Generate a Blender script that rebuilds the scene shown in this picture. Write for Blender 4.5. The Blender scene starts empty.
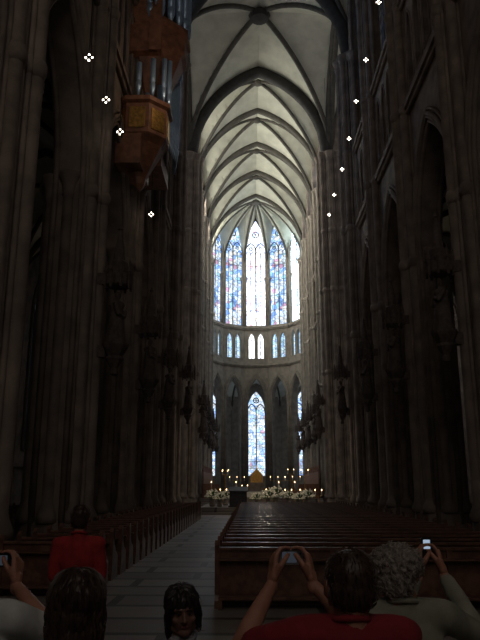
import bpy, math, random
from mathutils import Vector, Matrix, noise
import numpy as np
random.seed(7)
SC = bpy.context.scene
COL = SC.collection
pi = math.pi

# ------------------------------------------------------------------ materials
def newmat(name):
    m = bpy.data.materials.new(name); m.use_nodes = True
    nt = m.node_tree; b = nt.nodes.get("Principled BSDF")
    return m, nt, b
def mat(name, c, rough=0.7, metal=0.0, var=0.25, scale=4.0, bump=0.0, c2=None, spec=0.5):
    m, nt, b = newmat(name)
    b.inputs['Roughness'].default_value = rough
    b.inputs['Metallic'].default_value = metal
    b.inputs['Specular IOR Level'].default_value = spec
    tc = nt.nodes.new('ShaderNodeTexCoord')
    no = nt.nodes.new('ShaderNodeTexNoise'); no.inputs['Scale'].default_value = scale; no.inputs['Detail'].default_value = 5
    nt.links.new(tc.outputs['Object'], no.inputs['Vector'])
    r = nt.nodes.new('ShaderNodeValToRGB')
    a = c2 if c2 else tuple(x*(1-var) for x in c)
    d = c if c2 else tuple(min(1, x*(1+var)) for x in c)
    r.color_ramp.elements[0].position = .35; r.color_ramp.elements[1].position = .65
    r.color_ramp.elements[0].color = (*a, 1); r.color_ramp.elements[1].color = (*d, 1)
    nt.links.new(no.outputs['Fac'], r.inputs['Fac']); nt.links.new(r.outputs['Color'], b.inputs['Base Color'])
    if bump > 0:
        bp = nt.nodes.new('ShaderNodeBump'); bp.inputs['Strength'].default_value = bump; bp.inputs['Distance'].default_value = .02
        nt.links.new(no.outputs['Fac'], bp.inputs['Height']); nt.links.new(bp.outputs['Normal'], b.inputs['Normal'])
    return m
def emis(name, c, s):
    m = bpy.data.materials.new(name); m.use_nodes = True; nt = m.node_tree
    nt.nodes.clear(); o = nt.nodes.new('ShaderNodeOutputMaterial'); e = nt.nodes.new('ShaderNodeEmission')
    e.inputs['Color'].default_value = (*c, 1); e.inputs['Strength'].default_value = s
    nt.links.new(e.outputs[0], o.inputs[0]); return m
def glass(name, tint, strength, colr=0.35, scale=3.0, lo=.55, hi=1.3):
    m = bpy.data.materials.new(name); m.use_nodes = True; nt = m.node_tree
    nt.nodes.clear(); N = nt.nodes.new; L = nt.links.new
    o = N('ShaderNodeOutputMaterial'); e = N('ShaderNodeEmission')
    tc = N('ShaderNodeTexCoord')
    v = N('ShaderNodeTexVoronoi'); v.inputs['Scale'].default_value = scale; L(tc.outputs['Object'], v.inputs['Vector'])
    ramp = N('ShaderNodeValToRGB'); cr = ramp.color_ramp; cr.interpolation = 'CONSTANT'
    cols = [(0, (.95, .97, 1)), (.3, (.35, .55, 1)), (.5, (.9, .92, .8)), (.62, (.12, .25, .8)), (.74, (1, .8, .45)), (.82, (.75, .12, .1)), (.88, (.3, .6, .5)), (.93, (.9, .95, 1))]
    while len(cr.elements) < len(cols): cr.elements.new(.5)
    for el, (p, c) in zip(cr.elements, cols): el.position = p; el.color = (*c, 1)
    sp = N('ShaderNodeSeparateColor'); L(v.outputs['Color'], sp.inputs[0]); L(sp.outputs[0], ramp.inputs['Fac'])
    mx = N('ShaderNodeMix'); mx.data_type = 'RGBA'; mx.inputs[0].default_value = colr
    mx.inputs[6].default_value = (*tint, 1); L(ramp.outputs['Color'], mx.inputs[7])
    v2 = N('ShaderNodeTexVoronoi'); v2.feature = 'DISTANCE_TO_EDGE'; v2.inputs['Scale'].default_value = scale; L(tc.outputs['Object'], v2.inputs['Vector'])
    mr = N('ShaderNodeMapRange'); mr.inputs[1].default_value = 0.02; mr.inputs[2].default_value = .12; mr.inputs[3].default_value = .4; mr.inputs[4].default_value = 1
    L(v2.outputs['Distance'], mr.inputs[0])
    no = N('ShaderNodeTexNoise'); no.inputs['Scale'].default_value = .7; L(tc.outputs['Object'], no.inputs['Vector'])
    mr2 = N('ShaderNodeMapRange'); mr2.inputs[1].default_value = .3; mr2.inputs[2].default_value = .7; mr2.inputs[3].default_value = lo; mr2.inputs[4].default_value = hi
    L(no.outputs['Fac'], mr2.inputs[0])
    mu = N('ShaderNodeMath'); mu.operation = 'MULTIPLY'; L(mr.outputs[0], mu.inputs[0]); L(mr2.outputs[0], mu.inputs[1])
    mu2 = N('ShaderNodeMath'); mu2.operation = 'MULTIPLY'; L(mu.outputs[0], mu2.inputs[0]); mu2.inputs[1].default_value = strength
    L(mx.outputs[2], e.inputs['Color']); L(mu2.outputs[0], e.inputs['Strength']); L(e.outputs[0], o.inputs[0])
    return m

M_STONE = mat('nave_stone', (.205, .165, .135), .85, var=.3, scale=1.3, bump=.3)
M_STONE_L = mat('choir_stone', (.25, .215, .175), .85, var=.2, scale=1.5, bump=.2)
M_WEB = mat('vault_plaster', (.52, .51, .42), .9, var=.12, scale=.8)
M_RIB = mat('rib_stone', (.08, .072, .06), .85, var=.2, scale=2)
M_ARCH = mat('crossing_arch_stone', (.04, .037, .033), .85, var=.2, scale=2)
M_TRAC = mat('tracery_stone', (.06, .075, .10), .8, var=.2, scale=3)
M_WOOD = mat('pew_oak', (.125, .062, .040), .36, var=.4, scale=6, bump=.1)
M_DWOOD = mat('organ_wood', (.24, .11, .065), .5, var=.3, scale=3)
M_PIPE = mat('organ_pipe_tin_blue_sheen', (.50, .70, .95), .3, .6, var=.1)  # tin tinted blue: sheen of reflected window light put into the base colour
M_GOLD = mat('gilding', (.60, .36, .11), .35, .9, var=.3, scale=8)
M_IRON = mat('wrought_iron', (.04, .04, .045), .5, .6)
M_CLOTH = mat('altar_linen', (.7, .68, .62), .9, var=.05)
M_LEAF = mat('leaf_green', (.06, .12, .04), .6)
M_BLOOM = mat('white_blossom', (.95, .9, .75), .7, var=.1)
M_STATUE = mat('statue_stone', (.09, .07, .06), .8, var=.3, scale=6)
M_BULB = emis('lamp_bulb', (1, .88, .72), 14)
M_FLAME = emis('candle_flame', (1, .62, .30), 9)
M_WAX = mat('candle_wax', (.8, .74, .6), .6)

def floor_mat():
    m, nt, b = newmat('floor_flagstones'); N = nt.nodes.new; L = nt.links.new
    tc = N('ShaderNodeTexCoord')
    br = N('ShaderNodeTexBrick'); br.inputs['Scale'].default_value = 1.0
    br.inputs['Brick Width'].default_value = 2.4; br.inputs['Row Height'].default_value = 1.1
    br.inputs['Mortar Size'].default_value = .09; br.offset = .5
    br.inputs['Color1'].default_value = (.34, .30, .27, 1); br.inputs['Color2'].default_value = (.17, .15, .135, 1); br.inputs['Mortar'].default_value = (.05, .045, .04, 1)
    no = N('ShaderNodeTexNoise'); no.inputs['Scale'].default_value = 3; no.inputs['Detail'].default_value = 6
    L(tc.outputs['Object'], br.inputs['Vector']); L(tc.outputs['Object'], no.inputs['Vector'])
    mx = N('ShaderNodeMix'); mx.data_type = 'RGBA'; mx.blend_type = 'MULTIPLY'; mx.inputs[0].default_value = .4
    L(br.outputs['Color'], mx.inputs[6]); L(no.outputs['Color'], mx.inputs[7]); L(mx.outputs[2], b.inputs['Base Color'])
    mr = N('ShaderNodeMapRange'); mr.inputs[3].default_value = .36; mr.inputs[4].default_value = .6; L(no.outputs['Fac'], mr.inputs[0]); L(mr.outputs[0], b.inputs['Roughness'])
    return m
M_FLOOR = floor_mat()

G_CENTER = glass('glass_white', (.84, .86, 1.0), 2.9, .42, 1.7, .8, 1.3)
G_BLUE = glass('glass_blue', (.34, .60, 1.0), 1.75, .55, 1.7)
G_SOUTH = glass('glass_south', (.70, .90, 1.0), 5.0, .15)
G_CHN = glass('glass_choir_north', (1.0, .98, .86), 10.0, .1)
G_CHS = glass('glass_choir_south', (.85, .93, 1.0), 2.0, .15)
G_LOW = glass('glass_chapel', (.45, .68, 1.0), 1.7, .5, 2.2)
G_TRI = glass('glass_triforium', (.45, .75, 1.0), 1.7, .3, 3)
G_TRIW = glass('glass_triforium_white', (.95, .97, 1.0), 3, .1, 3)
G_TRANS = glass('glass_transept', (.95, .92, .88), 1.25, .3)
G_NAVE = glass('glass_nave_dim', (.6, .58, .6), .035, .5)
G_NAVB = glass('glass_nave_blue', (.35, .6, 1.0), 1.6, .4)
G_WEST = glass('glass_west', (1.0, .85, .72), 1.25, .15)

# ------------------------------------------------------------------ geometry
class MB:
    def __init__(s): s.v = []; s.f = []; s.m = []; s.sm = []
    def add(s, g, mat=0, M=None, smooth=False):
        verts, faces = g; o = len(s.v)
        if M is not None: s.v += [tuple(M @ Vector(p)) for p in verts]
        else: s.v += [tuple(p) for p in verts]
        s.f += [tuple(i+o for i in f) for f in faces]; s.m += [mat]*len(faces); s.sm += [smooth]*len(faces)
        return s
    def merge(s, o, M=None):
        off = len(s.v)
        s.v += [tuple(M @ Vector(p)) for p in o.v] if M is not None else o.v
        s.f += [tuple(i+off for i in f) for f in o.f]; s.m += o.m; s.sm += o.sm
    def mesh(s, name, mats):
        me = bpy.data.meshes.new(name); me.from_pydata(s.v, [], s.f)
        for m in mats: me.materials.append(m)
        me.polygons.foreach_set('material_index', s.m); me.polygons.foreach_set('use_smooth', s.sm); me.update()
        return me
    def obj(s, name, mats, M=None):
        return place(name, s.mesh(name, mats), M)
def place(name, me, M=None, parent=None):
    ob = bpy.data.objects.new(name, me); COL.objects.link(ob)
    if M is not None: ob.matrix_world = M
    if parent: ob.parent = parent
    return ob
def box(x0, x1, y0, y1, z0, z1):
    return ([(x0,y0,z0),(x1,y0,z0),(x1,y1,z0),(x0,y1,z0),(x0,y0,z1),(x1,y0,z1),(x1,y1,z1),(x0,y1,z1)],
            [(3,2,1,0),(4,5,6,7),(0,1,5,4),(1,2,6,5),(2,3,7,6),(3,0,4,7)])
def lathe(prof, n=12, c=(0,0,0), ph=0):
    v = []; f = []
    for r, z in prof:
        for i in range(n):
            a = 2*pi*i/n+ph; v.append((c[0]+r*math.cos(a), c[1]+r*math.sin(a), c[2]+z))
    for j in range(len(prof)-1):
        for i in range(n):
            k = (i+1) % n; f.append((j*n+i, j*n+k, (j+1)*n+k, (j+1)*n+i))
    f.append(tuple(range(n))[::-1]); f.append(tuple((len(prof)-1)*n+i for i in range(n)))
    return v, f
def tube(pts, r, n=6, closed=False):
    P = [Vector(p) for p in pts]; N = len(P); v = []; f = []
    rr = r if isinstance(r, (list, tuple)) else [r]*N
    ref = None
    for i in range(N):
        if closed: t = P[(i+1) % N]-P[i-1]
        else: t = P[min(i+1, N-1)]-P[max(i-1, 0)]
        t.normalize()
        if ref is None:
            ref = Vector((0,0,1)) if abs(t.z) < .9 else Vector((1,0,0))
        u = ref - t*ref.dot(t)
        if u.length < 1e-4: u = t.orthogonal()
        u.normalize(); w = t.cross(u); ref = u
        for k in range(n):
            a = 2*pi*k/n; v.append(tuple(P[i]+(u*math.cos(a)+w*math.sin(a))*rr[i]))
    for i in range(N if closed else N-1):
        j = (i+1) % N
        for k in range(n):
            l = (k+1) % n; f.append((i*n+k, i*n+l, j*n+l, j*n+k))
    if not closed:
        f.append(tuple(range(n))[::-1]); f.append(tuple((N-1)*n+k for k in range(n)))
    return v, f
def plate(splines, t):
    cu = bpy.data.curves.new('tmp', 'CURVE'); cu.dimensions = '2D'; cu.fill_mode = 'BOTH'; cu.extrude = t/2
    for s in splines:
        sp = cu.splines.new('POLY'); sp.points.add(len(s)-1); sp.use_cyclic_u = True
        for p, q in zip(sp.points, s): p.co = (q[0], q[1], 0, 1)
    ob = bpy.data.objects.new('tmp', cu); COL.objects.link(ob)
    dg = bpy.context.evaluated_depsgraph_get(); me = bpy.data.meshes.new_from_object(ob.evaluated_get(dg))
    g = ([tuple(v.co) for v in me.vertices], [tuple(p.vertices) for p in me.polygons])
    bpy.data.objects.remove(ob); bpy.data.curves.remove(cu); bpy.data.meshes.remove(me)
    return g
def arch(c, h, s, rise, n=10):
    r = (rise*rise+h*h)/(2*h); ph = math.atan2(rise, r-h)
    L = [(c-h+r-r*math.cos(ph*i/n), s+r*math.sin(ph*i/n)) for i in range(n+1)]
    R = [(2*c-x, z) for x, z in L[:-1]][::-1]
    return L+R
def opening(c, h, z0, s, rise, n=10):
    return [(c-h, z0)]+arch(c, h, s, rise, n)+[(c+h, z0)]
def ring2(c, z, r, n=20): return [(c+r*math.cos(2*pi*i/n), z+r*math.sin(2*pi*i/n)) for i in range(n)]
def W(pts, w): return [(p[0], p[1], w) for p in pts]
def bayM(o, u):
    u = Vector(u).normalized(); n = u.cross(Vector((0,0,1)))
    return Matrix(((u.x,0,n.x,o[0]),(u.y,0,n.y,o[1]),(0,1,0,o[2] if len(o) > 2 else 0),(0,0,0,1)))

CX = 1.0; A = 7.1; SPR = 33.0; RISE = 10.0; T = .9
def P(u):
    u = min(1, abs(u)); r = (RISE**2+A*A)/(2*A)
    return math.sqrt(max(0, r*r-(A*u+r-A)**2))/RISE

# ---- bay elevation
def bay(b, op, tri, cler):
    mb = MB(); c, h, s, rise = op
    H = 43.6
    out = [(0,0),(c-h,0)]+arch(c,h,s,rise)+[(c+h,0),(b,0),(b,H),(0,H)]
    holes = [opening(*t) for t in tri]+[opening(*cler)]
    mb.add(plate([out]+holes, T))
    for sg in (-1, 1):
        for dr, dw, rad in ((.0,.0,.10),(.16,.1,.08),(.3,.12,.11),(.5,.05,.08)):
            mb.add(tube(W([(c-h-dr,0.0)]+arch(c,h+dr,s,rise+dr*1.2)+[(c+h+dr,0.0)], sg*(T/2+dw)), rad, 6), smooth=True)
        cc, hh, z0, ss, rr = cler
        mb.add(tube(W([(cc-hh,z0)]+arch(cc,hh,ss,rr)+[(cc+hh,z0)], sg*T/2), .12, 6), smooth=True)
        mb.add(tube(W([(cc-hh-.28,z0)]+arch(cc,hh+.28,ss,rr+.3)+[(cc+hh+.28,z0)], sg*(T/2+.05)), .1, 6), smooth=True)
        for t in tri:
            mb.add(tube(W(opening(*t), sg*T/2), .07, 5, True), smooth=True)
        for z in (19.3, 25.0):
            mb.add(box(0,b,z,z+.28,sg*T/2-.05,sg*(T/2+.3)) if sg > 0 else box(0,b,z,z+.28,-T/2-.3,-T/2+.05))
            mb.add(tube([(0,z-.12,sg*(T/2+.12)),(b,z-.12,sg*(T/2+.12))], .1, 6))
    return mb
def window(c, h, z0, s, rise, n4=True, bar=1.5, r=.1):
    mb = MB(); pts = opening(c, h, z0, s, rise)
    mb.add(([(x,z,0) for x,z in pts], [tuple(range(len(pts)))]), 0)
    def tb(p, rr=r, cl=False): mb.add(tube(W(p, 0), rr, 5, cl), 1)
    tb([(c,z0),(c,s+.1)])
    for q in (-1,1):
        tb(arch(c+q*h/2, h/2, s-.2, h/2*1.7, 6))
        if n4:
            tb([(c+q*h/2,z0),(c+q*h/2,s-.6)], r*.6)
            for e in (-1,1): tb(arch(c+q*h/2+e*h/4, h/4, s-.9, h/4*1.7, 4), r*.6)
            tb(ring2(c+q*h/2, s+.12*h, h*.17, 10), r*.7, True)
    tb(ring2(c, s+rise*.52, h*.31, 14), r, True)
    for k in range(6):
        a = k*pi/3; tb([(c,s+rise*.52),(c+h*.3*math.cos(a), s+rise*.52+h*.3*math.sin(a))], r*.5)
    z = z0+bar
    while z < s-.5:
        tb([(c-h,z),(c+h,z)], .035); z += bar
    return mb
def lights(tri):
    mb = MB()
    for c,h,z0,s,rise in tri:
        pts = opening(c,h,z0,s,rise,6); mb.add(([(x,z,0) for x,z in pts],[tuple(range(len(pts)))]),0)
        mb.add(tube([(c,z0,0),(c,s+rise*.8,0)], .05, 5),1)
    return mb

B = 7.5
OP = (B/2, 2.75, 12.2, 4.8)
TRI = [(1.65+1.4*i, .52, 20.4, 22.9, 1.3) for i in range(4)]
CL = (B/2, 2.5, 25.8, 35.5, 5.7)
BAY = bay(B, OP, TRI, CL)
WCL = window(*CL); WTRI = lights(TRI)
AW = (B/2, 1.7, 4.0, 12.0, 3.3)
aisle_bay = MB(); aisle_bay.add(plate([[(0,0),(B,0),(B,18.5),(0,18.5)], opening(*AW)], .8))
for sg in (-1,1):
    aisle_bay.add(tube(W(opening(*AW), sg*.4), .14, 6, True))
    for u in (0,.25,B-.25,B): aisle_bay.add(tube([(u,0,sg*.5),(u,12.5,sg*.5)], .16, 6))
    aisle_bay.add(box(0,B,3.0,3.2,.3,.6) if sg>0 else box(0,B,3.0,3.2,-.6,-.3))
WAI = window(*AW, True, 1.2)

def meshcache():
    d = {}
    def get(kind, mb, g):
        k = (kind, g.name)
        if k not in d: d[k] = mb.mesh('window_'+kind, [g, M_TRAC])
        return d[k]
    return get
getw = meshcache(); WN = [0]
def addwin(kind, mb, g, M):
    WN[0] += 1; place('window_%d' % WN[0], getw(kind, mb, g), M)

XL, XR = CX-A, CX+A
nav_y = [-8.5+7.5*i for i in range(7)]
cho_y = [59+7.5*i for i in range(4)]
for side, x, xo in (('north', XL, XL-B), ('south', XR, XR+B)):
    wm = MB(); wo = MB()
    for y in nav_y+cho_y:
        M = bayM((x,y,0),(0,1,0)); wm.merge(BAY, M)
        g = (G_CHN if side == 'north' else G_CHS) if y > 50 else (G_NAVB if (side == 'north' and y > 25) else G_NAVE)
        addwin('clerestory', WCL, g, M)
        addwin('triforium', WTRI, G_TRI if y > 50 else G_NAVE, M)
        Mo = bayM((xo,y,0),(0,1,0)); wo.merge(aisle_bay, Mo)
        addwin('aisle', WAI, G_LOW if y > 50 else G_NAVE, Mo)
    wm.obj('wall_'+side, [M_STONE]); wo.obj('wall_aisle_'+side, [M_STONE])
    # transept
    sg = -1 if side == 'north' else 1
    tm = MB()
    for k in range(3):
        xs = x+sg*B*k if sg > 0 else x-B*(k+1)
        for y in (44, 59):
            M = bayM((xs,y,0),(1,0,0)); tm.merge(BAY, M)
            addwin('clerestory', WCL, G_TRANS, M); addwin('triforium', WTRI, G_NAVE, M)
            if k > 0: tm.add(box(xs,xs+B,y-.1,y+.1,0,18.5))
    xe = x+sg*B*3
    EW = (7.5, 4.2, 12, 30, 8)
    tm.add(plate([[(0,0),(15,0),(15,43.6),(0,43.6)], opening(*EW)], .9), M=bayM((xe,44,0),(0,1,0)))
    tm.obj('wall_transept_'+side, [M_STONE])
    addwin('transept_end', window(*EW, True, 2, .16), G_TRANS, bayM((xe,44,0),(0,1,0)))
# west wall
WW = (A, 5.0, 8, 28, 9)
wm = MB(); wm.add(plate([[(-8,0),(2*A+8,0),(2*A+8,43.6),(-8,43.6)], opening(*WW)], .9), M=bayM((XL,-8.5,0),(1,0,0)))
wm.obj('wall_west', [M_STONE]); addwin('west', window(*WW, True, 2, .16), G_WEST, bayM((XL,-8.5,0),(1,0,0)))

# apse
CY = 89+A/math.cos(math.radians(15))*math.sin(math.radians(15))
RA = A/math.cos(math.radians(15)); RB = (A+B)/math.cos(math.radians(15))
def pol(deg, R, z=0): a = math.radians(deg); return Vector((CX+R*math.sin(a), CY+R*math.cos(a), z))
w = 2*RA*math.sin(math.radians(15)); w2 = 2*RB*math.sin(math.radians(15))
TA = [(w/2-.68,.5,20.4,23.1,1.2),(w/2+.68,.5,20.4,23.1,1.2)]
CA = (w/2, 1.55, 25.5, 37.8, 4.9)
ABAY = bay(w, (w/2,1.3,14.4,3.1), TA, CA)
WCA = window(*CA, True, 2.4, .09); WTA = lights(TA)
CH = (w2/2, 1.35, 3.4, 13.6, 2.9)
CBAY = MB(); CBAY.add(plate([[(0,0),(w2,0),(w2,18.8),(0,18.8)], opening(*CH)], .8))
for q in (.1, w2-.1, w2/2-1.7, w2/2+1.7): CBAY.add(tube([(q,0,-.45),(q,13.5,-.45)], .15, 6)); CBAY.add(tube([(q,0,.45),(q,13.5,.45)], .15, 6))
WCH = window(*CH, False, 1.1, .09)
em = MB(); eo = MB()
gl = [G_CHN, G_BLUE, G_BLUE, G_CENTER, G_BLUE, G_SOUTH, G_SOUTH]
for i in range(7):
    p0 = pol(-105+30*i, RA); p1 = pol(-75+30*i, RA); M = bayM(p0, p1-p0); em.merge(ABAY, M)
    addwin('apse', WCA, gl[i], M); addwin('apse_triforium', WTA, G_TRIW if i == 3 else G_TRI, M)
    p0 = pol(-105+30*i, RB); p1 = pol(-75+30*i, RB); M = bayM(p0, p1-p0); eo.merge(CBAY, M)
    addwin('chapel', WCH, G_LOW, M)
em.obj('wall_east', [M_STONE_L]); eo.obj('wall_ambulatory', [M_STONE_L])

# ---- vaults
def vault(a, b, spr, rise, nx=28, ny=16, dome=0):
    v = []; f = []
    for j in range(ny+1):
        for i in range(nx+1):
            u = -1+2*i/nx; t = -1+2*j/ny
            v.append((a*u, b*j/ny, spr+rise*max(P(u), P(t))+dome*(1-t*t)*(1-u*u)))
    for j in range(ny):
        for i in range(nx):
            k = j*(nx+1)+i; f.append((k,k+1,k+nx+2,k+nx+1))
    return v, f
def ribs(mb, a, b, spr, rise, r=.17, M=None, trans=True, n=24, dome=0):
    d = .05
    if trans: mb.add(tube([(a*u, 0, spr+rise*P(u)-d) for u in [-1+2*i/n for i in range(n+1)]], r*1.9, 6), M=M, smooth=True)
    for s in (-1,1):
        mb.add(tube([(a*u, b/2+s*b/2*u, spr+rise*P(u)-d+dome*(1-u*u)**2) for u in [-1+2*i/n for i in range(n+1)]], r, 6), M=M, smooth=True)
        mb.add(tube([(s*(a-.3), b/2+b/2*u, spr+rise*P(u)-d) for u in [-1+2*i/n for i in range(n+1)]], r, 6), M=M, smooth=True)
    mb.add(lathe([(.1,-.5),(.42,-.4),(.5,-.15),(.3,.1)], 10, (0,b/2,spr+rise+dome)), M=M, smooth=True)
cv = MB(); cr = MB()
Tm = Matrix.Translation
for y in nav_y+cho_y:
    M = Tm((CX,y,0)); cv.add(vault(A,B,SPR,RISE,dome=1.2), M=M, smooth=False); ribs(cr,A,B,SPR,RISE,.19,M,dome=1.2)
    for sx in (-1,1):
        M = Tm((CX+sx*(A+B/2),y,0)); cv.add(vault(B/2,B,12.6,5.2,14,14), M=M); ribs(cr,B/2,B,12.6,5.2,.13,M)
M = Tm((CX,44,0)); cv.add(vault(A,15,SPR,RISE,32,32,.8), M=M); ribs(cr,A,15,SPR,RISE,.24,M,dome=.8)
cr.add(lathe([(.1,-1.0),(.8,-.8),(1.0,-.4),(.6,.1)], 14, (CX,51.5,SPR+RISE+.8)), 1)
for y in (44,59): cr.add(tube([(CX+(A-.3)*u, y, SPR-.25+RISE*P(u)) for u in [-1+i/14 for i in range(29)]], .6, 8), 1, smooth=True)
for sg in (-1,1):
    for k in range(3):
        x0 = CX+sg*(A+B*k)
        M = Matrix(((0,sg,0,x0),(1,0,0,51.5),(0,0,1,0),(0,0,0,1)))
        cv.add(vault(7.5,B,SPR,RISE), M=M); ribs(cr,7.5,B,SPR,RISE,.17,M)
# apse vault
for i in range(7):
    v = []; f = []; n1 = 14; n2 = 10
    for j in range(n1+1):
        for k in range(n2+1):
            t = -1+2*k/n2; e = RA*math.cos(math.radians(15))/math.cos(math.radians(15*t))
            rho = j/n1; z = SPR+RISE*max(P(rho), P(t)); v.append(tuple(pol(-90+30*i+15*t, e*rho, z)))
    for j in range(n1):
        for k in range(n2):
            q = j*(n2+1)+k; f.append((q,q+1,q+n2+2,q+n2+1))
    cv.add((v,f))
    v = []; f = []
    for j in range(11):
        for k in range(11):
            t = -1+2*k/10; c15 = math.cos(math.radians(15)); ct = math.cos(math.radians(15*t)); s = j/10
            v.append(tuple(pol(-90+30*i+15*t, (RA+(RB-RA)*s)*c15/ct, 13.2+4.6*max(P(t), P(2*s-1)))))
    for j in range(10):
        for k in range(10):
            q = j*11+k; f.append((q,q+1,q+12,q+11))
    cv.add((v,f))
for i in range(8):
    cr.add(tube([pol(-105+30*i, RA*s, SPR-.05+RISE*P(s)) for s in [j/14 for j in range(15)]], .17, 6), smooth=True)
    cr.add(tube([pol(-105+30*i, RA+(RB-RA)*s, 13.15+4.6*P(2*s-1)) for s in [j/10 for j in range(11)]], .15, 6), smooth=True)
v = []; f = []
for j in range(11):
    for k in range(21):
        r = -1+k/10; t = j/10; v.append((CX+A*r*t, CY-(CY-89)*t, SPR+RISE*P(r*t)))
for j in range(10):
    for k in range(20):
        q = j*21+k; f.append((q,q+1,q+22,q+21))
cv.add((v,f))
cr.add(tube([(CX+A*u, 89, SPR-.05+RISE*P(u)) for u in [-1+i/12 for i in range(25)]], .33, 6), smooth=True)
cr.add(lathe([(.1,-.6),(.6,-.5),(.7,-.15),(.3,.1)], 12, (CX,CY,SPR+RISE)))
cv.obj('ceiling', [M_WEB]); cr.obj('trim_1', [M_RIB, M_ARCH])

# ---- piers
def pier(core, ns, r1, r2, hi, lo, front=75, base=1.0):
    mb = MB()
    mb.add(lathe([(core+.45,0),(core+.45,.35),(core+.32,.5),(core+.32,.85),(core+.18,1.0),(core,1.15)], 16))
    mb.add(lathe([(core,1.1),(core,hi)], 20), smooth=True)
    for k in range(ns):
        a = 2*pi*k/ns; r = r1 if k % 3 == 0 else r2
        da = math.degrees(min(a, 2*pi-a)); h = hi if da <= front else lo
        x = (core+r*.55)*math.cos(a); y = (core+r*.55)*math.sin(a)
        mb.add(lathe([(r*1.7,.9),(r*1.7,1.1),(r*1.2,1.3),(r,1.45),(r,h-.75),(r*1.25,h-.7),(r*1.05,h-.6),(r*1.35,h-.3),(r*1.9,h-.05),(r*1.9,h+.1)], 8, (x,y,0)), smooth=True)
        if da <= front:
            for zz in (lo-.5, 19.3, 25.0):
                mb.add(lathe([(r,zz-.2),(r*1.35,zz),(r*1.35,zz+.15),(r,zz+.3)], 8, (x,y,0)), smooth=True)
    mb.add(lathe([(core,hi-.7),(core+.3,hi),(core+.3,hi+.2),(core,hi+.3)], 20), smooth=True)
    return mb
PN = pier(.84, 24, .20, .085, SPR, 12.2).mesh('compound_pier', [M_STONE])
PC = pier(.84, 24, .20, .085, SPR, 12.2).mesh('compound_pier', [M_STONE_L])
PX = pier(1.2, 30, .22, .10, SPR, 12.2, 200).mesh('crossing_pier', [M_STONE])
PA = pier(.34, 9, .12, .08, SPR, 14.4, 95).mesh('apse_column', [M_STONE_L])
def rz(a): return Matrix.Rotation(a, 4, 'Z')
for y in nav_y+cho_y+[44, 89]:
    if y == 59: continue
    for x, a in ((XL,0),(XR,pi)):
        me = PX if y == 44 else (PC if y > 50 else PN)
        place('compound_pier', me, Tm((x,y,0)) @ rz(a))
for x, a in ((XL,0),(XR,pi)): place('compound_pier', PX, Tm((x,59,0)) @ rz(a))
for i in range(1,7):
    p = pol(-105+30*i, RA); d = Vector((CX,CY,0))-p; place('apse_column', PA, Tm(p) @ rz(math.atan2(d.y,d.x)))
for sg in (-1,1):
    for k in (1,2):
        for y, a in ((44,pi/2),(59,-pi/2)): place('compound_pier', PN, Tm((CX+sg*(A+B*k),y,0)) @ rz(a))

# ---- floor
fm = MB(); fm.add(box(-31,33,-9,112,-.3,0)); fm.obj('floor', [M_FLOOR])
dm = MB()
for i in range(3): dm.add(box(CX-4.6,CX+4.6,47+.4*i,58,0.001+.16*i,.16*(i+1)))
dm.obj('altar_dais', [M_FLOOR])
dm = MB()
for i in range(5): dm.add(box(CX-5.6,CX+5.6,60.5+.4*i,96,0.001+.16*i,.16*(i+1)))
dm.obj('choir_platform', [M_FLOOR])

# ---- pews
def pew(L):
    mb = MB(); prof = [(-.16,0),(.52,0),(.52,.12),(.47,.2),(.47,.44),(.4,.52),(.22,.58),(.1,.74),(.08,.98),(.02,1.07),(-.09,1.08),(-.16,1.0),(-.12,.84),(-.11,.2),(-.16,.12)]
    g = plate([prof], .08)
    n = max(2, int(round(L/2.1))+1)
    for i in range(n):
        x = .035+(L-.07)*i/(n-1)
        if i not in (0, n-1):
            mb.add(box(x-.03,x+.03,-.05,.42,0,.43)); mb.add(box(x-.05,x+.05,-.1,-.03,.02,.93)); continue
        mb.add(g, M=Matrix(((0,0,1,x),(1,0,0,0),(0,1,0,0),(0,0,0,1))))
    mb.add(box(.07,L-.07,-.06,-.025,.14,.93)); mb.add(box(.05,L-.05,-.11,.02,.92,.965))
    mb.add(box(.07,L-.07,-.03,.43,.43,.47)); mb.add(box(.07,L-.07,-.24,-.06,.76,.79))
    mb.add(box(.07,L-.07,-.34,-.14,.16,.2)); mb.add(box(.07,L-.07,-.09,-.05,.10,.18))
    for i in range(n): 
        x = .1+(L-.2)*i/(n-1); mb.add(box(x-.03,x+.03,-.32,-.06,0,.16))
    return mb.mesh('church_pew', [M_WOOD])
PR = pew(6.0); PL = pew(1.75); PS = pew(4.6)
y = 12.0
while y < 43: place('church_pew', PR, Tm((-.6,y,0))); y += 1.02
y = 13.2
while y < 42: place('church_pew', PL, Tm((-4.75,y,0))); y += 1.02
y = 15
while y < 42:
    place('church_pew', PS, Tm((-12.6,y,0))); place('church_pew', PS, Tm((9.8,y,0))); y += 1.02

# ---- remesh utils
def sphere_caps(p0, p1, r0, r1, n=14, m=5):
    p0 = Vector(p0); p1 = Vector(p1); t = (p1-p0)
    t = t.normalized() if t.length > 1e-6 else Vector((0,0,1)); u = t.orthogonal().normalized(); w = t.cross(u)
    v = []; f = []; rings = []
    for j in range(m+1): a = -pi/2+(pi/2)*j/m; rings.append((p0+t*r0*math.sin(a), r0*math.cos(a)))
    for j in range(m+1): a = (pi/2)*j/m; rings.append((p1+t*r1*math.sin(a), r1*math.cos(a)))
    for c, r in rings:
        r = max(r, 1e-4)
        for k in range(n): a = 2*pi*k/n; v.append(tuple(c+(u*math.cos(a)+w*math.sin(a))*r))
    R = len(rings)
    for j in range(R-1):
        for k in range(n): l = (k+1) % n; f.append((j*n+k,j*n+l,(j+1)*n+l,(j+1)*n+k))
    f.append(tuple(range(n))[::-1]); f.append(tuple((R-1)*n+k for k in range(n)))
    return v, f
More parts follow.
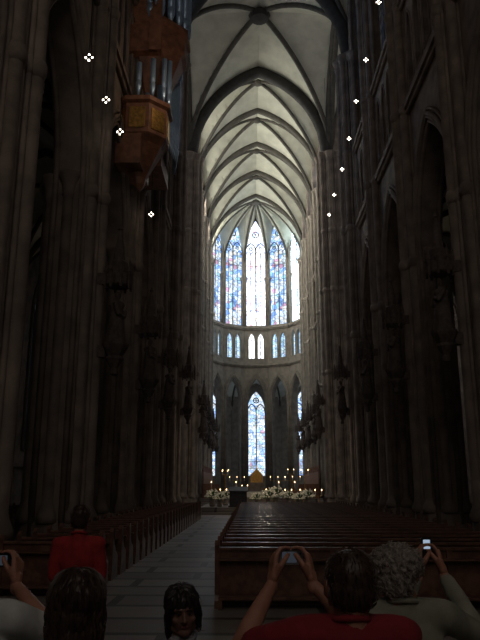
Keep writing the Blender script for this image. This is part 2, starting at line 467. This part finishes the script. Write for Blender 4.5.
def ell(c, r, M=None, n=18, m=12):
    v = []; f = []
    for j in range(m+1):
        a = -pi/2+pi*j/m
        for k in range(n):
            b = 2*pi*k/n; q = Vector((r[0]*max(1e-3,math.cos(a))*math.cos(b), r[1]*max(1e-3,math.cos(a))*math.sin(b), r[2]*math.sin(a)))
            if M: q = M @ q
            v.append((c[0]+q[0], c[1]+q[1], c[2]+q[2]))
    for j in range(m):
        for k in range(n): l = (k+1) % n; f.append((j*n+k,j*n+l,(j+1)*n+l,(j+1)*n+k))
    f.append(tuple(range(n))[::-1]); f.append(tuple(m*n+k for k in range(n)))
    return v, f
def remesh(gs, vox, sm=3):
    mb = MB()
    for g in gs: mb.add(g)
    me = mb.mesh('t', []); ob = bpy.data.objects.new('t', me); COL.objects.link(ob)
    r = ob.modifiers.new('r','REMESH'); r.mode = 'VOXEL'; r.voxel_size = vox
    s = ob.modifiers.new('s','SMOOTH'); s.iterations = sm; s.factor = .5
    dg = bpy.context.evaluated_depsgraph_get(); m2 = bpy.data.meshes.new_from_object(ob.evaluated_get(dg))
    out = ([v.co.copy() for v in m2.vertices], [tuple(p.vertices) for p in m2.polygons], [v.normal.copy() for v in m2.vertices])
    bpy.data.objects.remove(ob); bpy.data.meshes.remove(me); bpy.data.meshes.remove(m2)
    return out

# ---- statues
sg_ = [sphere_caps((0,0,.55),(0,0,1.35),.3,.2), sphere_caps((0,0,.15),(0,0,.6),.33,.27), ell((0,0,1.4),(.27,.17,.16)),
       sphere_caps((0,0,1.5),(.02,0,1.62),.07,.06), ell((.02,0,1.76),(.11,.1,.14)),
       sphere_caps((0,.24,1.42),(.18,.28,1.1),.09,.08), sphere_caps((.18,.28,1.1),(.3,.08,1.2),.07,.05),
       sphere_caps((0,-.24,1.42),(.12,-.3,1.05),.09,.08), sphere_caps((.12,-.3,1.05),(.3,-.12,.95),.07,.05), ell((.3,.0,1.1),(.04,.12,.16))]
for k in range(9):
    a = 2*pi*k/9; sg_.append(sphere_caps((.31*math.cos(a),.31*math.sin(a),.05),(.17*math.cos(a+.2),.2*math.sin(a+.2),1.15),.06,.03))
sv, sf, _ = remesh(sg_, .035, 2)
st = MB(); st.add((sv,sf), M=Tm((0,0,.0)), smooth=True)
st.add(lathe([(.05,-1.0),(.14,-.95),(.12,-.75),(.3,-.45),(.26,-.35),(.42,-.1),(.46,0),(.46,.07)], 8))
st.add(lathe([(.40,2.05),(.46,2.1),(.46,2.45),(.34,2.5),(.30,2.9),(.2,3.0),(.16,3.5),(.05,4.1),(.1,4.15),(.02,4.3)], 8))
for k in range(8):
    a = 2*pi*k/8+pi/8; st.add(lathe([(.05,1.95),(.06,2.5),(.09,2.55),(.01,3.0)], 5, (.44*math.cos(a),.44*math.sin(a),0)))
st.add(box(-.7,-.3,-.2,.2,2.1,2.5)); st.add(box(-.7,-.3,-.16,.16,-.4,0))
ST = st.mesh('statue', [M_STATUE])
for y in (21.5,29,36.5,66.5,74,81.5,89):
    place('pier_statue', ST, Tm((XL+1.62,y,6.5 if y < 50 else 6.9))); place('pier_statue', ST, Tm((XR-1.62,y,6.9)) @ rz(pi))
for y in (44,59):
    place('pier_statue', ST, Tm((XL+2.0,y,6.9))); place('pier_statue', ST, Tm((XR-2.0,y,6.9)) @ rz(pi))

# ---- organ (hanging swallow nest)
og = MB()
og.add(lathe([(.05,17.0),(.25,17.3),(.3,17.6),(1.05,19.0),(1.3,19.3),(1.3,20.7),(1.45,20.8),(1.45,21.0),(.3,21.0)], 8, (-5.1,30.4,0), pi/8))
for k in range(8):
    a = 2*pi*k/8; og.add(box(-.35,.35,-.03,.03,19.5,20.5), 2, M=Tm((-5.1+1.21*math.cos(a),30.4+1.21*math.sin(a),0)) @ Matrix.Rotation(a+pi/2,4,'Z'))
og.add(lathe([(.1,22.0),(.5,22.5),(1.55,25.0),(1.75,25.2),(1.75,26.1),(1.9,26.2),(1.9,26.45)], 8, (-5.0,32.6,0), pi/8))
og.add(box(-6,-4.6,30.9,35.9,24.6,26.3)); og.add(box(-6,-5.0,30.9,35.9,26.3,38.5))
og.add(box(-6,-3.4,30.7,36.0,38.4,39.0)); og.add(box(-6,-4.9,29.2,31.6,17.8,19.2))
for yy in (30.9, 33.4, 35.8): og.add(box(-5.0,-4.4,yy-.1,yy+.1,24.6,38.5))
og.add(box(-6,-4.6,33.4,36.2,19.8,20.6))
def pipe(x,y,z,h,r): og.add(lathe([(r*.25,z),(r,z+.5),(r,z+.75),(r*.8,z+.78),(r,z+.85),(r,z+h)], 8, (x,y,0)), 1, smooth=True)
for k in range(11):
    a = -pi/2+pi*k/10; pipe(-5.0+1.65*math.cos(a), 32.6+1.65*math.sin(a), 26.4, 11.5-abs(k-5)*.8, .2)
for k in range(14):
    pipe(-4.15+.2*math.sin(k), 34.3+.28*k*.55, 26.2, 8+3*abs(math.sin(k*.6)), .12)
for k in range(11):
    pipe(-4.0-.05*abs(k-5), 33.4+.26*k, 20.6, 4.6-.25*abs(k-5), .12)
for k in range(7):
    a = -pi/2+pi*k/6; pipe(-5.1+1.2*math.cos(a), 30.4+1.2*math.sin(a), 21.0, 2.6-abs(k-3)*.3, .12)
for k in range(6): pipe(-4.7, 29.4+.25*k-.0, 27.0, 9.5-.5*k, .11)
og.obj('hanging_pipe_organ', [M_DWOOD, M_PIPE, M_GOLD], Tm((.2,-3.3,-2.3)))

# ---- hanging lamp clusters
lp = MB()
for dx,dz in ((.09,0),(-.09,0),(0,.09),(0,-.09)): lp.add(ell((dx,0,dz),(.028,.028,.028),n=8,m=6),0)
lp.add(box(-.09,.09,-.012,.012,-.012,.012),1); lp.add(box(-.012,.012,-.012,.012,-.09,.3),1)
lp.add(tube([(0,0,.2),(0,0,12)],.012,4),1)
LP = lp.mesh('pendant_lamp',[M_BULB,M_IRON])
for D,Z in ((26.9,22.3),(30.6,21.8),(34,21.5),(37,20.8),(40.3,20.4),(44.5,20.5),(47.7,20.3)):
    place('pendant_lamp',LP,Tm((6.2,D,Z+2)))
for D,Z in ((18,13),(20.5,13.1),(23,13.3),(31.3,13.4)): place('pendant_lamp',LP,Tm((-4.5,D*.9,Z*.9+2)))

# ---- altar furniture
al = MB(); al.add(box(-1.3,1.3,-.5,.5,0,.9),0); al.add(box(-1.45,1.45,-.6,.6,.9,1.0),1); al.add(box(-1.46,1.46,-.61,-.6,.6,.95),1)
al.obj('crossing_altar',[M_STONE_L,M_CLOTH],Tm((CX,54,.48)))
sh = MB(); sh.add(box(-.75,.75,-.5,.5,0,.9)); sh.add(([(-.75,-.5,.9),(.75,-.5,.9),(.75,.5,.9),(-.75,.5,.9),(0,-.5,1.7),(0,.5,1.7)],[(0,1,4),(2,3,5),(1,2,5,4),(3,0,4,5)]))
sh.add(lathe([(.1,1.65),(.02,2.1)],6))
for k in range(5): sh.add(lathe([(.06,0),(.06,.9),(.09,.95)],6,(-.7+.35*k,-.52,0)))
sh.add(box(-1.0,1.0,-.8,.8,-1.5,0),1)
sh.obj('golden_shrine',[M_GOLD,M_STONE],Tm((CX-.2,84,2.3)))
def cand(h,n,w_):
    mb = MB(); mb.add(lathe([(.22,0),(.18,.05),(.04,.12),(.03,h*.5),(.06,h*.52),(.03,h*.55),(.03,h)],8),0)
    mb.add(tube([(-w_,0,h),(w_,0,h)],.02,5),0)
    for i in range(n):
        x = -w_+2*w_*i/max(1,n-1); mb.add(lathe([(.03,h),(.07,h+.03),(.03,h+.05)],6,(x,0,0)),0)
        mb.add(lathe([(.025,h+.05),(.025,h+.4)],6,(x,0,0)),1); mb.add(ell((x,0,h+.46),(.03,.03,.06),n=6,m=5),2)
    return mb.mesh('candelabrum',[M_GOLD,M_WAX,M_FLAME])
C1 = cand(1.7,3,.9); C2 = cand(1.3,1,.0); C3 = cand(2.3,2,.3); C4 = cand(.7,2,.25)
for x,y,z,c in ((CX-2.1,53.5,.48,C2),(CX+2.0,53.5,.48,C4),(CX-2.6,83,.8,C1),(CX+2.4,83,.8,C1),(CX-3.6,72,.8,C3),(CX+3.2,70,.8,C3),(CX+2.7,56.5,.48,C2),(CX+3.6,57.3,.48,C3),(CX-3.9,78,.8,C3),(CX+4.0,80,.8,C1),(CX-3.2,56,.48,C4),(CX+1.4,57,.48,C2),(CX+4.2,52,.48,C4),(CX-1.5,64,.8,C4),(CX+.6,57.2,.48,C4),(CX-4.1,54.5,.48,C2),(CX+3.2,54,.48,C4)):
    place('candelabrum',c,Tm((x,y,z)))
fl = MB(); fl.add(lathe([(.16,0),(.22,.1),(.14,.4),(.2,.5)],10),0)
for k in range(130):
    d = Vector((random.gauss(0,1),random.gauss(0,1),abs(random.gauss(0,1)))).normalized()*random.uniform(.25,.55)
    if k % 3: fl.add(ell((d.x,d.y,.6+d.z),(.065,.065,.05),n=6,m=4),1)
    else: fl.add(([(0,0,.5),(d.x*1.1+.05,d.y*1.1,.58+d.z),(d.x*1.3,d.y*1.3,.5+d.z),(d.x*1.1-.05,d.y*1.1,.54+d.z)],[(0,1,2,3)]),2)
FL = fl.mesh('flower_arrangement',[M_STONE_L,M_BLOOM,M_LEAF])
for x,y,z,s in ((-2.75,50,.48,1.1),(-2.2,49.2,.48,.9),(1.3,49.2,.48,1.1),(.45,49.6,.48,.9),(1.9,50.6,.48,1.3),(2.9,51.6,.48,1),(3.5,49.5,.48,.9),(-1.9,53,.48,1),(4.2,50.3,.48,1.1)): place('flower_arrangement',FL,Tm((x,y,z)) @ Matrix.Scale(s,4))
le = MB(); le.add(box(-.7,.7,-.35,.35,0,.08)); le.add(box(-.62,.62,-.28,.28,.08,1.05)); le.add(([(-.7,-.35,1.05),(.7,-.35,1.05),(.7,.35,1.3),(-.7,.35,1.3),(-.7,-.35,1.12),(.7,-.35,1.12),(.7,.35,1.4),(-.7,.35,1.4)],box(0,1,0,1,0,1)[1]))
le.obj('lectern',[M_IRON],Tm((-.85,48.8,.48)))
# altar chairs
ch = MB()
for sx in (-1,1):
    for sy in (-1,1): ch.add(box(sx*.22-.02,sx*.22+.02,sy*.2-.02,sy*.2+.02,0,.45 if sy < 0 else 1.05))
ch.add(box(-.25,.25,-.23,.23,.43,.48)); ch.add(box(-.24,.24,.18,.22,.62,1.05)); ch.add(tube([(-.24,.2,1.05),(0,.2,1.15),(.24,.2,1.05)],.03,6))
CHM = ch.mesh('altar_chair',[M_DWOOD])
for i in range(5): place('altar_chair',CHM,Tm((CX+2.0+.62*i-1.2,55.4,.48)))
for sx in (-1,1):
    cs = MB()
    for k in range(14):
        y = 63+1.1*k; cs.add(box(-.05,.9,y,y+.08,0,1.3)); cs.add(box(0,.08,y,y+1.1,0,2.4)); cs.add(box(.1,.6,y+.08,y+1.1,.42,.48)); cs.add(lathe([(.12,2.4),(.02,3.0)],5,(.04,y,0)))
    cs.add(box(0,.8,63+15.4,63+15.5,0,1.3))
    cs.obj('choir_stalls',[M_DWOOD],Tm((CX+sx*5.4,0,.8)) @ Matrix.Scale(-sx,4,(1,0,0)))

# ------------------------------------------------------------------ people
def skinm(n, c):
    m = mat(n, c, .55, var=.08, scale=20); m.node_tree.nodes['Principled BSDF'].inputs['Subsurface Weight'].default_value = .05; return m
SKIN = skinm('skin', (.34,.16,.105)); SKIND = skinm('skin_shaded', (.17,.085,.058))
EYE = mat('eye_white', (.25,.23,.21), .3, var=.02); IRIS = mat('iris', (.03,.02,.015), .2); LIP = mat('lips', (.17,.06,.05), .45, var=.05)
HB = mat('hair_brown', (.04,.022,.015), .5, var=.4, scale=40); HK = mat('hair_black', (.018,.013,.012), .45, var=.3, scale=40); HG = mat('hair_grey', (.26,.23,.20), .6, var=.35, scale=40)
SHOE = mat('shoe_leather', (.03,.025,.02), .4)
def cloth(n,c): return mat(n,c,.9,var=.18,scale=9,bump=.4)
def hand(side, curl):
    gs = []; ln = (.076,.086,.080,.062); bx = (.031,.011,-.010,-.030); by = (.088,.093,.089,.080)
    for i in range(4):
        x = bx[i]*side
        gs.append(sphere_caps((x*.55,.0,0),(x,by[i],0),.017,.0125,10,3))
        p = Vector((x,by[i],0)); a = 0; L = ln[i]
        for q,(fr,rr) in enumerate(((.45,.0098),(.31,.0088),(.24,.0078))):
            a += curl[q]*(1+.12*(i-1)); d = Vector((x*.9,math.cos(a),-math.sin(a))); e = p+d*L*fr
            gs.append(sphere_caps(p,e,rr,rr*.93,10,3)); p = e
    gs.append(ell((0,.045,-.002),(.036,.045,.015)))
    t0 = Vector((.018*side,.012,-.006)); t1 = Vector((.050*side,.045,-.018)); t2 = Vector((.056*side,.075,-.034)); t3 = Vector((.048*side,.096,-.046))
    gs += [sphere_caps(t0,t1,.018,.0135,10,3), sphere_caps(t1,t2,.0125,.011,10,3), sphere_caps(t2,t3,.0105,.009,10,3)]
    gs.append(sphere_caps((0,-.04,0),(0,.015,0),.024,.024,10,3))
    v,f,_ = remesh(gs,.0036,1); return v,f
HAND = {(s,k): hand(s,c) for s in (-1,1) for k,c in (('grip',(.55,.75,.5)),('relax',(.25,.3,.2)))}
def frame(o,d,back):
    d = Vector(d).normalized(); b = Vector(back); b = (b-d*b.dot(d)).normalized(); x = d.cross(b)
    return Matrix(((x.x,d.x,b.x,o[0]),(x.y,d.y,b.y,o[1]),(x.z,d.z,b.z,o[2]),(0,0,0,1)))
def head(hair, style):
    mb = MB()
    gs = [ell((0,-.012,.035),(.077,.098,.085)), ell((0,.02,-.025),(.063,.072,.088)), ell((0,.062,-.09),(.033,.028,.024)),
          sphere_caps((-.045,.01,-.075),(0,.06,-.092),.026,.024), sphere_caps((.045,.01,-.075),(0,.06,-.092),.026,.024),
          sphere_caps((0,.088,.012),(0,.104,-.026),.007,.010), ell((-.010,.094,-.031),(.007,.009,.006)), ell((.010,.094,-.031),(.007,.009,.006)),
          sphere_caps((-.045,.072,.026),(0,.084,.028),.009,.009), sphere_caps((.045,.072,.026),(0,.084,.028),.009,.009),
          ell((-.04,.062,-.025),(.024,.02,.02)), ell((.04,.062,-.025),(.024,.02,.02))]
    for s in (-1,1): gs += [ell((s*.077,-.008,-.002),(.009,.02,.031)), ell((s*.084,-.016,.008),(.006,.016,.022))]
    gs.append(sphere_caps((0,-.02,-.05),(0,-.03,-.14),.058,.056))
    v,f,_ = remesh(gs,.005,2); mb.add((v,f),0,smooth=True)
    for s in (-1,1):
        mb.add(ell((s*.030,.077,.006),(.012,.011,.005)),3,smooth=True); mb.add(ell((s*.030,.0872,.006),(.005,.0025,.0045)),4,smooth=True)
        mb.add(tube([(s*.016,.086,.010),(s*.03,.090,.012),(s*.044,.080,.008)],.003,5),1)
        mb.add(tube([(s*.015,.090,.027),(s*.03,.089,.030),(s*.047,.077,.025)],.0022,5),1)
    mb.add(tube([(-.020,.085,-.055),(-.008,.092,-.053),(0,.092,-.054),(.008,.092,-.053),(.020,.085,-.055)],[.0015,.003,.0028,.003,.0015],6),5,smooth=True)
    mb.add(tube([(-.018,.085,-.058),(0,.092,-.060),(.018,.085,-.058)],[.0015,.0038,.0015],6),5,smooth=True)
    hs = [ell((0,-.022,.045),(.087,.1,.088)), ell((0,-.055,-.0),(.078,.064,.085))]
    if style in ('long','bob'):
        hs += [ell((.004,-.018,.052),(.090,.108,.086))]
        for s in (-1,1): hs += [sphere_caps((s*.055,.045,.075),(s*.080,.025,.0),.022,.020), sphere_caps((s*.080,.025,.0),(s*.080,.0,-.10-.02*s),.020,.014), sphere_caps((s*.03,.06,.088),(s*.062,.055,.04),.018,.012)]
        hs += [ell((0,-.055,-.05),(.084,.058,.08))]
    if style == 'curly': hs += [ell((s*.05,-.03,.05),(.055,.08,.065)) for s in (-1,1)]
    if style == 'balding': hs = [ell((0,-.05,.0),(.081,.064,.075)), ell((0,-.028,.04),(.083,.09,.083))]
    amp = {'curly':.014,'long':.008,'bob':.010,'short':.006,'balding':.003}[style]
    hv,hf,hn = remesh(hs,.005,2)
    hv = [p+n*amp*(noise.noise(Vector((p.x*60,p.y*60,p.z*(60 if style=='curly' else 14))))+.3*noise.noise(p*150)) for p,n in zip(hv,hn)]
    mb.add((hv,hf),1,smooth=True)
    rnd = random.Random(3)
    for k in range(1200 if style != 'balding' else 600):
        i = rnd.randrange(len(hv)); p = hv[i].copy(); n = hn[i].copy()
        if p.z < -.12: continue
        g = Vector((p.x*2,-.25,-1)); g -= n*g.dot(n)
        if g.length < .05: g = Vector((rnd.gauss(0,1),rnd.gauss(0,1),0)); g -= n*g.dot(n)
        g.normalize(); L = .05 if style in ('long','bob') else .028; pts = []
        if style == 'balding': L = .016
        if p.y > .05: L *= .5
        c = rnd.uniform(0,6); side = n.cross(g)
        for q in range(5):
            t = q/4; o = n*(.002+.005*math.sin(t*pi))+g*L*t-n*(L*t)**2*5
            if style == 'curly': o += side*.008*math.sin(c+t*6)+n*.006*math.cos(c+t*6)
            pts.append(p+o)
        mb.add(tube(pts,[.0016,.0016,.0014,.001,.0004],3),1)
    return mb
def person(name, x, y, yaw, H, hair, style, top, bottom, arms, sleeve='long', hyaw=0, hpitch=0, htilt=0, fat=1.0, skin=SKIN, collar=True, up=0.0, hs=1.0):
    pr = []
    def cap(a,b,r0,r1,lab): pr.append(('c',Vector(a),Vector(b),r0,r1,lab))
    def el(c,r,lab): pr.append(('e',Vector(c),r,lab))
    el((0,0,1.29+up*.5),(.18*fat,.118*fat,.20+up*.5),'t'); el((0,0,1.10),(.155*fat,.112*fat,.2),'t'); el((0,-.005,.94),(.168*fat,.125*fat,.12),'b')
    cap((-.15,-.005,1.415+up),(.15,-.005,1.415+up),.072,.072,'t'); cap((0,-.015,1.40+up*.5),(0,-.012,1.50+up*.3),.105,.066,'t')
    cap((0,-.012,1.46),(0,.01,1.6),.056,.054,'s')
    el((-.07,-.05,1.33),(.085,.06,.11),'t'); el((.07,-.05,1.33),(.085,.06,.11),'t')
    for s,key in ((-1,'L'),(1,'R')):
        e,wr,_ = arms[key]; sh = Vector((s*.185,-.005,1.41+up)); e = Vector(e); wr = Vector(wr)
        if sleeve == 'long':
            cap(sh,e,.068*fat,.054,'t'); cap(e,e.lerp(wr,.88),.054,.038,'t'); cap(e.lerp(wr,.8),wr,.028,.026,'s')
        else:
            cap(sh,sh.lerp(e,.68),.068*fat,.062,'t'); cap(sh.lerp(e,.5),e,.05,.043,'s'); cap(e,e.lerp(wr,.35),.043,.043,'s'); cap(e.lerp(wr,.35),wr,.043,.026,'s')
        cap((s*.09,0,.92),(s*.1,.015,.5),.1*fat,.068,'b'); cap((s*.1,.015,.5),(s*.105,-.02,.12),.068,.055,'b')
        cap((s*.105,-.05,.05),(s*.115,.12,.042),.046,.038,'o')
    gs = [sphere_caps(p[1],p[2],p[3],p[4]) if p[0]=='c' else ell(p[1],p[2]) for p in pr]
    v,f,_ = remesh(gs,.0125,3)
    V = np.array([tuple(q) for q in v]); C = np.array([V[list(q)].mean(0) for q in f])
    best = np.full(len(C),9e9); lab = np.zeros(len(C),int); idx = {'s':0,'t':6,'b':7,'o':8}
    for p in pr:
        if p[0]=='c':
            a = np.array(p[1]); b = np.array(p[2]); ab = b-a; t = np.clip(((C-a)@ab)/(ab@ab),0,1)
            d = np.linalg.norm(C-(a+t[:,None]*ab),axis=1)-(p[3]+(p[4]-p[3])*t); l = p[5]
        else:
            q = (C-np.array(p[1]))/np.array(p[2]); n = np.linalg.norm(q,axis=1); d = (n-1)*min(p[2]); l = p[3]
        mk = d < best; best[mk] = d[mk]; lab[mk] = idx[l]
    mb = MB(); mb.f = f; mb.m = [int(q) for q in lab]; mb.sm = [True]*len(f)
    # cloth folds: displace garment vertices with stretched noise
    isc = np.zeros(len(V),bool)
    for q,l in zip(f,lab):
        if l in (6,7): isc[list(q)] = True
    vv = []
    for p,c in zip(v,isc):
        if c:
            k = .010*noise.noise(Vector((p.x*16,p.y*16,p.z*7)))
            d = Vector((p.x,p.y,0)); d = d.normalized() if d.length > .02 else Vector((0,0,0)); vv.append(tuple(p+d*k))
        else: vv.append(tuple(p))
    mb.v = vv
    if collar:
        mb.add(tube([(.068*math.cos(a),-.012+.068*math.sin(a),1.508+up*.3-.018*math.sin(a)) for a in [2*pi*k/20 for k in range(20)]],.012,6,True),6,smooth=True)
    for s,key in ((-1,'L'),(1,'R')):
        e,wr,hp = arms[key]; dr,back,kind = hp
        mb.add(HAND[(-s,kind)],0,M=frame(Vector(wr)+Vector(dr).normalized()*.02,dr,back),smooth=True)
    hm = head(hair,style)
    R = Matrix.Rotation(hyaw,4,'Z') @ Matrix.Rotation(hpitch,4,'X') @ Matrix.Rotation(htilt,4,'Y')
    mb.merge(hm, Tm((0,.012,1.635)) @ R @ Matrix.Scale(hs,4))
    S = H/1.757
    MM = Tm((x,y,0)) @ rz(yaw) @ Matrix.Scale(S,4)
    ob = mb.obj(name,[skin,hair,hair,EYE,IRIS,LIP,top,bottom,SHOE],MM)
    return ob, MM
RELAX = {'L':((-.25,-.02,1.13),(-.25,.07,.90),((0,.12,-1),(-1,0,0),'relax')),'R':((.25,-.02,1.13),(.25,.07,.90),((0,.12,-1),(1,0,0),'relax'))}
FRONT = {'L':((-.22,.0,1.13),(-.12,.20,1.06),((.6,.8,0),(-.7,.5,.3),'relax')),'R':((.22,.0,1.13),(.12,.20,1.02),((-.6,.8,0),(.7,.5,.3),'relax'))}
def grip(G, hw, eL, eR):
    gx,gy,gz = G
    return {'L':(eL,(gx-hw-.034,gy-.05,gz-.10),((.10,.35,.93),(-1,-.3,0),'grip')),'R':(eR,(gx+hw+.034,gy-.05,gz-.10),((-.10,.35,.93),(1,-.3,0),'grip'))}
JEANS = cloth('trousers_dark',(.03,.035,.05)); RED = cloth('red_shirt',(.22,.014,.022)); RED2 = cloth('red_jacket',(.30,.018,.02))
GREYJ = cloth('grey_green_jacket',(.22,.22,.17)); WHITE = cloth('pale_shirt',(.50,.52,.50)); DARK = cloth('dark_top',(.03,.028,.03)); TAN = cloth('light_trousers',(.2,.17,.13))
def rrect(w_,h_,r,n=4):
    o = []
    for cx_,cy_,a0 in ((w_/2-r,h_/2-r,0),(-w_/2+r,h_/2-r,pi/2),(-w_/2+r,-h_/2+r,pi),(w_/2-r,-h_/2+r,1.5*pi)):
        for k in range(n+1): a = a0+pi/2*k/n; o.append((cx_+r*math.cos(a),cy_+r*math.sin(a)))
    return o
M_SIL = mat('camera_silver',(.45,.45,.47),.35,.7,var=.05); M_SCR = emis('lcd_screen',(.55,.7,.9),.6); M_SCRD = emis('lcd_screen_dim',(.3,.35,.45),.08); M_BLK = mat('phone_black',(.02,.02,.022),.3)
RX = Matrix.Rotation(pi/2,4,'X')
def device(name,M,G,w_,h_,t_,body,scr,lens=True,yawd=0):
    mb = MB(); mb.add(plate([rrect(w_,h_,.008)],t_),0,M=RX); mb.add(plate([rrect(w_*.62,h_*(.72 if lens else .42),.003)],.001),1,M=Tm((-w_*.08 if lens else 0,-t_/2-.001,0 if lens else h_*.2)) @ RX)
    if lens: mb.add(lathe([(.022,0),(.022,.012),(.018,.013),(.018,.024),(.012,.024)],16),2,M=Tm((w_*.15,t_/2,0)) @ Matrix.Rotation(-pi/2,4,'X'))
    for k in range(3): mb.add(lathe([(.004,0),(.004,.002)],8),2,M=Tm((w_*.38,-t_/2,-.015+.015*k)) @ RX)
    return mb.obj(name,[body,scr,M_BLK],M @ Tm(G) @ rz(yawd))
# man in red shirt, arms up
G = (-.185,.40,1.70)
_,M = person('man_in_red_shirt',.36,2.6,0,1.757,HB,'balding',RED,JEANS,grip(G,.05,(-.40,.14,1.40),(.14,.28,1.36)),'short',hyaw=.25,up=.06,hs=1.1,fat=1.05)
device('digital_camera',M,G,.10,.06,.024,M_SIL,M_SCRD)
# grey-haired person with phone
G = (.22,.36,1.70)
_,M = person('grey_haired_tourist',.66,3.12,0,1.73,HG,'curly',GREYJ,TAN,grip(G,.03,(-.02,.27,1.30),(.38,.13,1.36)),'long',hyaw=-.5,fat=1.05,up=.06,hs=1.05)
device('mobile_phone',M,(G[0],G[1],G[2]+.02),.055,.105,.014,M_BLK,M_SCR,False)
# left-edge man with camera
G = (-.02,.38,1.64)
_,M = person('man_in_pale_shirt',-1.13,2.85,0,1.78,HK,'short',WHITE,JEANS,grip(G,.05,(-.3,.18,1.34),(.29,.14,1.38)),'short',up=.05)
device('digital_camera',M,G,.10,.06,.024,M_BLK,M_SCRD)
person('dark_haired_visitor',-.57,2.3,.15,1.72,HB,'long',DARK,JEANS,RELAX,fat=1.0)
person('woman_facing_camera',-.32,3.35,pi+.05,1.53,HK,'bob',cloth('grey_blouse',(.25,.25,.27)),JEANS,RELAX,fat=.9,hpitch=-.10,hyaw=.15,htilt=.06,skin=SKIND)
person('man_in_red_jacket',-1.66,6.7,.1,1.80,HB,'short',RED2,JEANS,FRONT,fat=1.05)

# ------------------------------------------------------------------ world, lights, camera
wd = bpy.data.worlds.new('World'); SC.world = wd; wd.use_nodes = True
wd.node_tree.nodes['Background'].inputs[0].default_value = (.5,.6,.8,1); wd.node_tree.nodes['Background'].inputs[1].default_value = .02
def plight(name,loc,e,c,r=.3):
    l = bpy.data.lights.new(name,'POINT'); l.energy = e; l.color = c; l.shadow_soft_size = r
    o = bpy.data.objects.new(name,l); o.location = loc; COL.objects.link(o)
plight('altar_fill_light',(CX,80,6),70,(1,.7,.4)); plight('crossing_light',(CX,47,5),190,(1,.80,.6)); plight('organ_fill_light',(-2.2,24.5,19.5),55,(1,.72,.5),.1)  # altar and organ fills are unseen lamps added to brighten shrine and organ
cam = bpy.data.cameras.new('camera'); co = bpy.data.objects.new('camera',cam); COL.objects.link(co)
cam.lens = 660/640*36; cam.sensor_width = 36; cam.clip_end = 400; cam.clip_start = .05
co.location = (0,0,2.0); co.rotation_euler = (math.radians(90+14.04),0,math.radians(.85))
SC.camera = co
SC.view_settings.view_transform = 'Standard'
